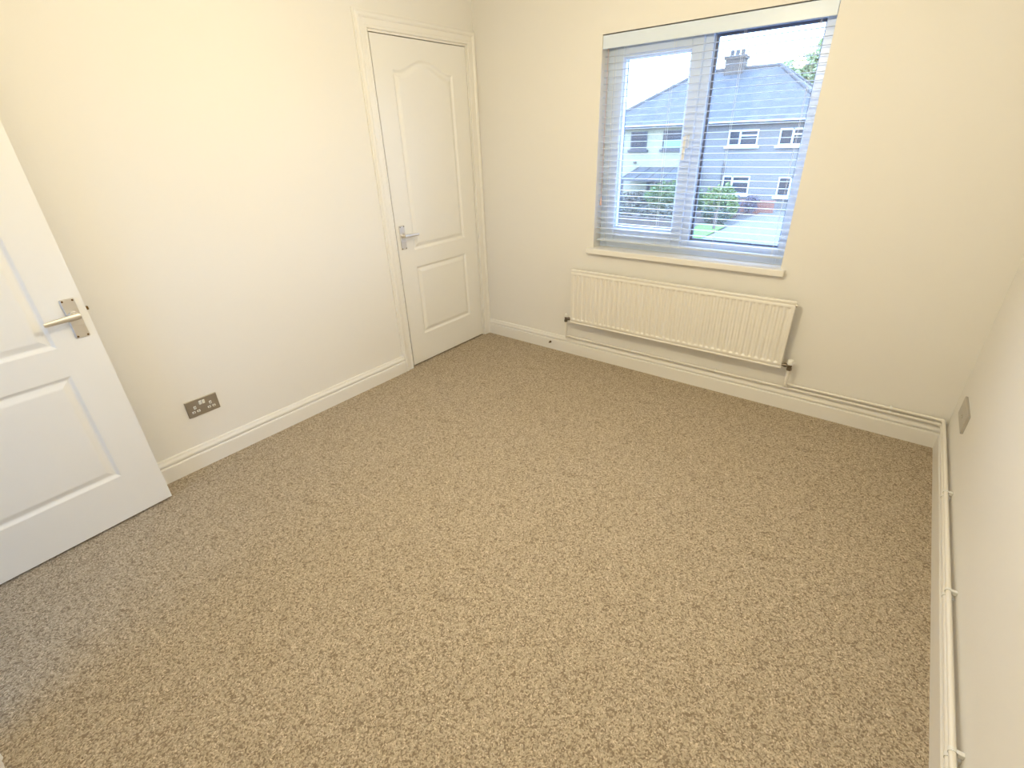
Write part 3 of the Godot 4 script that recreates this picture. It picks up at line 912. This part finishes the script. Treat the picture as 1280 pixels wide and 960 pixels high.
	s.quad(top_l, top_r, bot_r, bot_l, Vector3(0, 1, 1)); s.quad(top_l - UP * 0.08, top_r - UP * 0.08, bot_r - UP * 0.08, bot_l - UP * 0.08, Vector3(0, -1, -1)); s.tri(top_l, bot_l, Vector3(-13.9, -1.38, zf), Vector3(-1, 1, 0)); s.quad(bot_l, bot_r, bot_r - UP * 0.08, bot_l - UP * 0.08, Vector3.BACK)
	var pr := put("porch_roof", s, M.slates, o)
	for k in 6:
		s = Shape.new()
		var t := k / 5.0
		s.tube(PackedVector3Array([top_l.lerp(top_r, t) + UP * 0.02, bot_l.lerp(bot_r, t) + UP * 0.02]), 0.035, 6)
		put("roof_bar", s, M.ridge, pr)
	s = Shape.new()
	for x in [-13.75, -11.4, -9.05]:
		s = Shape.new()
		s.span(Vector3(x - 0.06, GROUND - 0.1, zf + 1.5), Vector3(x + 0.06, -1.42, zf + 1.62))
		put("porch_post", s, M.wood, o)
	s = Shape.new()
	s.cyl(Vector3(-7.5, -0.42, zf + 0.06), Vector3(-7.5, GROUND, zf + 0.06), 0.055, 8)
	put("drainpipe", s, M.dark_sill, o)
	s = Shape.new()
	s.lathe(PackedVector2Array([Vector2(0, 0), Vector2(0.10, 0.01), Vector2(0.11, 0.10), Vector2(0, 0.14)]), Vector3(-13.6, -0.45, zf + 0.08), UP, 10)
	put("wall_lamp", s, M.dark_sill, o)
	# garden
	s = Shape.new()
	s.span(Vector3(-5.75, GROUND - 0.1, -30.2), Vector3(-3.75, -2.42, -29.95), 0.01); s.span(Vector3(-5.8, -2.42, -30.23), Vector3(-3.7, -2.34, -29.92), 0.01)
	tag(put("brick_wall", s, M.brick), "low red brick wall below the grey house's ground floor windows", "wall")
	s = Shape.new()
	s.span(Vector3(-11.5, GROUND - 0.1, -22.6), Vector3(-6.1, -2.62, -22.4), 0.01); s.span(Vector3(-11.5, -2.62, -22.64), Vector3(-6.1, -2.55, -22.36), 0.01)
	tag(put("garden_wall", s, M.pale_brick), "low buff brick garden wall at the foot of the left casement", "wall")
	s = Shape.new(); s.span(Vector3(-5.06, GROUND + 0.02, -23.3), Vector3(-4.94, -2.05, -23.18), 0.01)
	tag(put("fence_post", s, M.wood), "short dark wooden post standing on the lawn by the driveway", "post")
	var P := func(x: float, z: float) -> Vector3: return Vector3(x, GROUND, z)
	shrub("shrub", P.call(-8.95, -27.1), [[Vector3(-0.7, 1.0, 0), Vector3(1.0, 0.95, 0.8)], [Vector3(0.6, 1.25, 0), Vector3(1.2, 0.9, 0.8)], [Vector3(1.4, 0.8, 0.2), Vector3(0.9, 0.8, 0.7)]], 2600, 0.10, Color(0.07, 0.17, 0.04), Color(0.22, 0.34, 0.09), 3, "large rounded green shrub in front of the cream house porch")
	shrub("shrub", P.call(-11.6, -27.6), [[Vector3(-0.6, 0.6, 0), Vector3(0.9, 0.65, 0.7)], [Vector3(0.5, 0.7, 0.2), Vector3(0.8, 0.7, 0.6)]], 1500, 0.09, Color(0.12, 0.12, 0.10), Color(0.26, 0.24, 0.20), 14, "dusky low shrub at the left edge of the cream house garden")
	shrub("shrub", P.call(-8.9, -24.2), [[Vector3(-1.5, 0.45, 0), Vector3(0.9, 0.5, 0.5)], [Vector3(0, 0.42, 0), Vector3(0.9, 0.5, 0.5)], [Vector3(1.3, 0.5, 0), Vector3(0.8, 0.55, 0.5)]], 1800, 0.08, Color(0.10, 0.11, 0.09), Color(0.24, 0.24, 0.17), 23, "row of dark low bushes behind the buff garden wall")
	shrub("hedge", P.call(-5.75, -26.4), [[Vector3(-0.45, 0.95, 0), Vector3(0.6, 0.9, 0.6)], [Vector3(0.1, 1.2, 0), Vector3(0.65, 0.75, 0.6)], [Vector3(0.55, 0.7, -0.1), Vector3(0.45, 0.65, 0.5)]], 2200, 0.09, Color(0.13, 0.24, 0.04), Color(0.38, 0.48, 0.14), 33, "lime green hedge under the grey house's lower left window", "hedge")
	shrub("shrub", P.call(-5.15, -28.4), [[Vector3(-0.3, 0.6, 0.6), Vector3(0.55, 0.6, 0.6)], [Vector3(0.35, 0.55, -0.6), Vector3(0.5, 0.6, 0.7)]], 1500, 0.07, Color(0.07, 0.06, 0.10), Color(0.19, 0.16, 0.24), 43, "dark purplish bush edging the driveway beside the lime hedge")
	shrub("shrub", P.call(-5.5, -25.1), [[Vector3(-0.4, 0.4, 0), Vector3(0.5, 0.45, 0.4)], [Vector3(0.3, 0.35, 0), Vector3(0.5, 0.4, 0.4)]], 1200, 0.07, Color(0.06, 0.10, 0.06), Color(0.16, 0.20, 0.13), 53, "dark green low bush between the lawn and the lime hedge")
	shrub("tree", P.call(-6.0, -48.0), [[Vector3(-1.6, 8.2, 0), Vector3(2.0, 1.5, 2)], [Vector3(0.9, 8.9, 0), Vector3(2.4, 2.0, 2)], [Vector3(0.6, 7.0, 0), Vector3(2.8, 1.9, 2)]], 8000, 0.17, Color(0.42, 0.55, 0.22), Color(0.70, 0.78, 0.42), 63, "pale green tree rising behind the right end of the roof", "tree", 0.14)

# ---------------------------------------------------------------- go
const LAMP := Color(1.0, 0.94, 0.79)
const LAMP_ENERGY := 1.0

func _ready():
	var cam := Camera3D.new()
	cam.name = "camera"
	cam.position = Vector3(2.5289, 1.4555, 2.8625)
	cam.rotation = Vector3(-0.4754, 0.6786, -0.0361)
	cam.fov = 77.54
	cam.near = 0.02; cam.far = 400.0
	add_child(cam)
	var env := Environment.new()
	env.tonemap_mode = Environment.TONE_MAPPER_LINEAR
	env.tonemap_exposure = 1.12
	var sm := ProceduralSkyMaterial.new()      # an even overcast, bluish beside the warm lamp
	sm.sky_top_color = Color(0.68, 0.815, 1.0); sm.sky_horizon_color = Color(0.69, 0.82, 1.0)
	sm.ground_bottom_color = Color(0.40, 0.42, 0.46); sm.ground_horizon_color = Color(0.45, 0.48, 0.52)
	sm.sun_angle_max = 0.0
	var sky := Sky.new(); sky.sky_material = sm
	env.background_mode = Environment.BG_SKY
	env.sky = sky
	env.background_energy_multiplier = 10.5
	env.sdfgi_enabled = true; env.ssao_enabled = true; env.ssil_enabled = true
	var we := WorldEnvironment.new()
	we.name = "environment"
	we.environment = env
	add_child(we)
	make_materials()
	room()
	doors()
	window()
	blind()
	radiator()
	pipes()
	socket()
	pendant()
	outside()
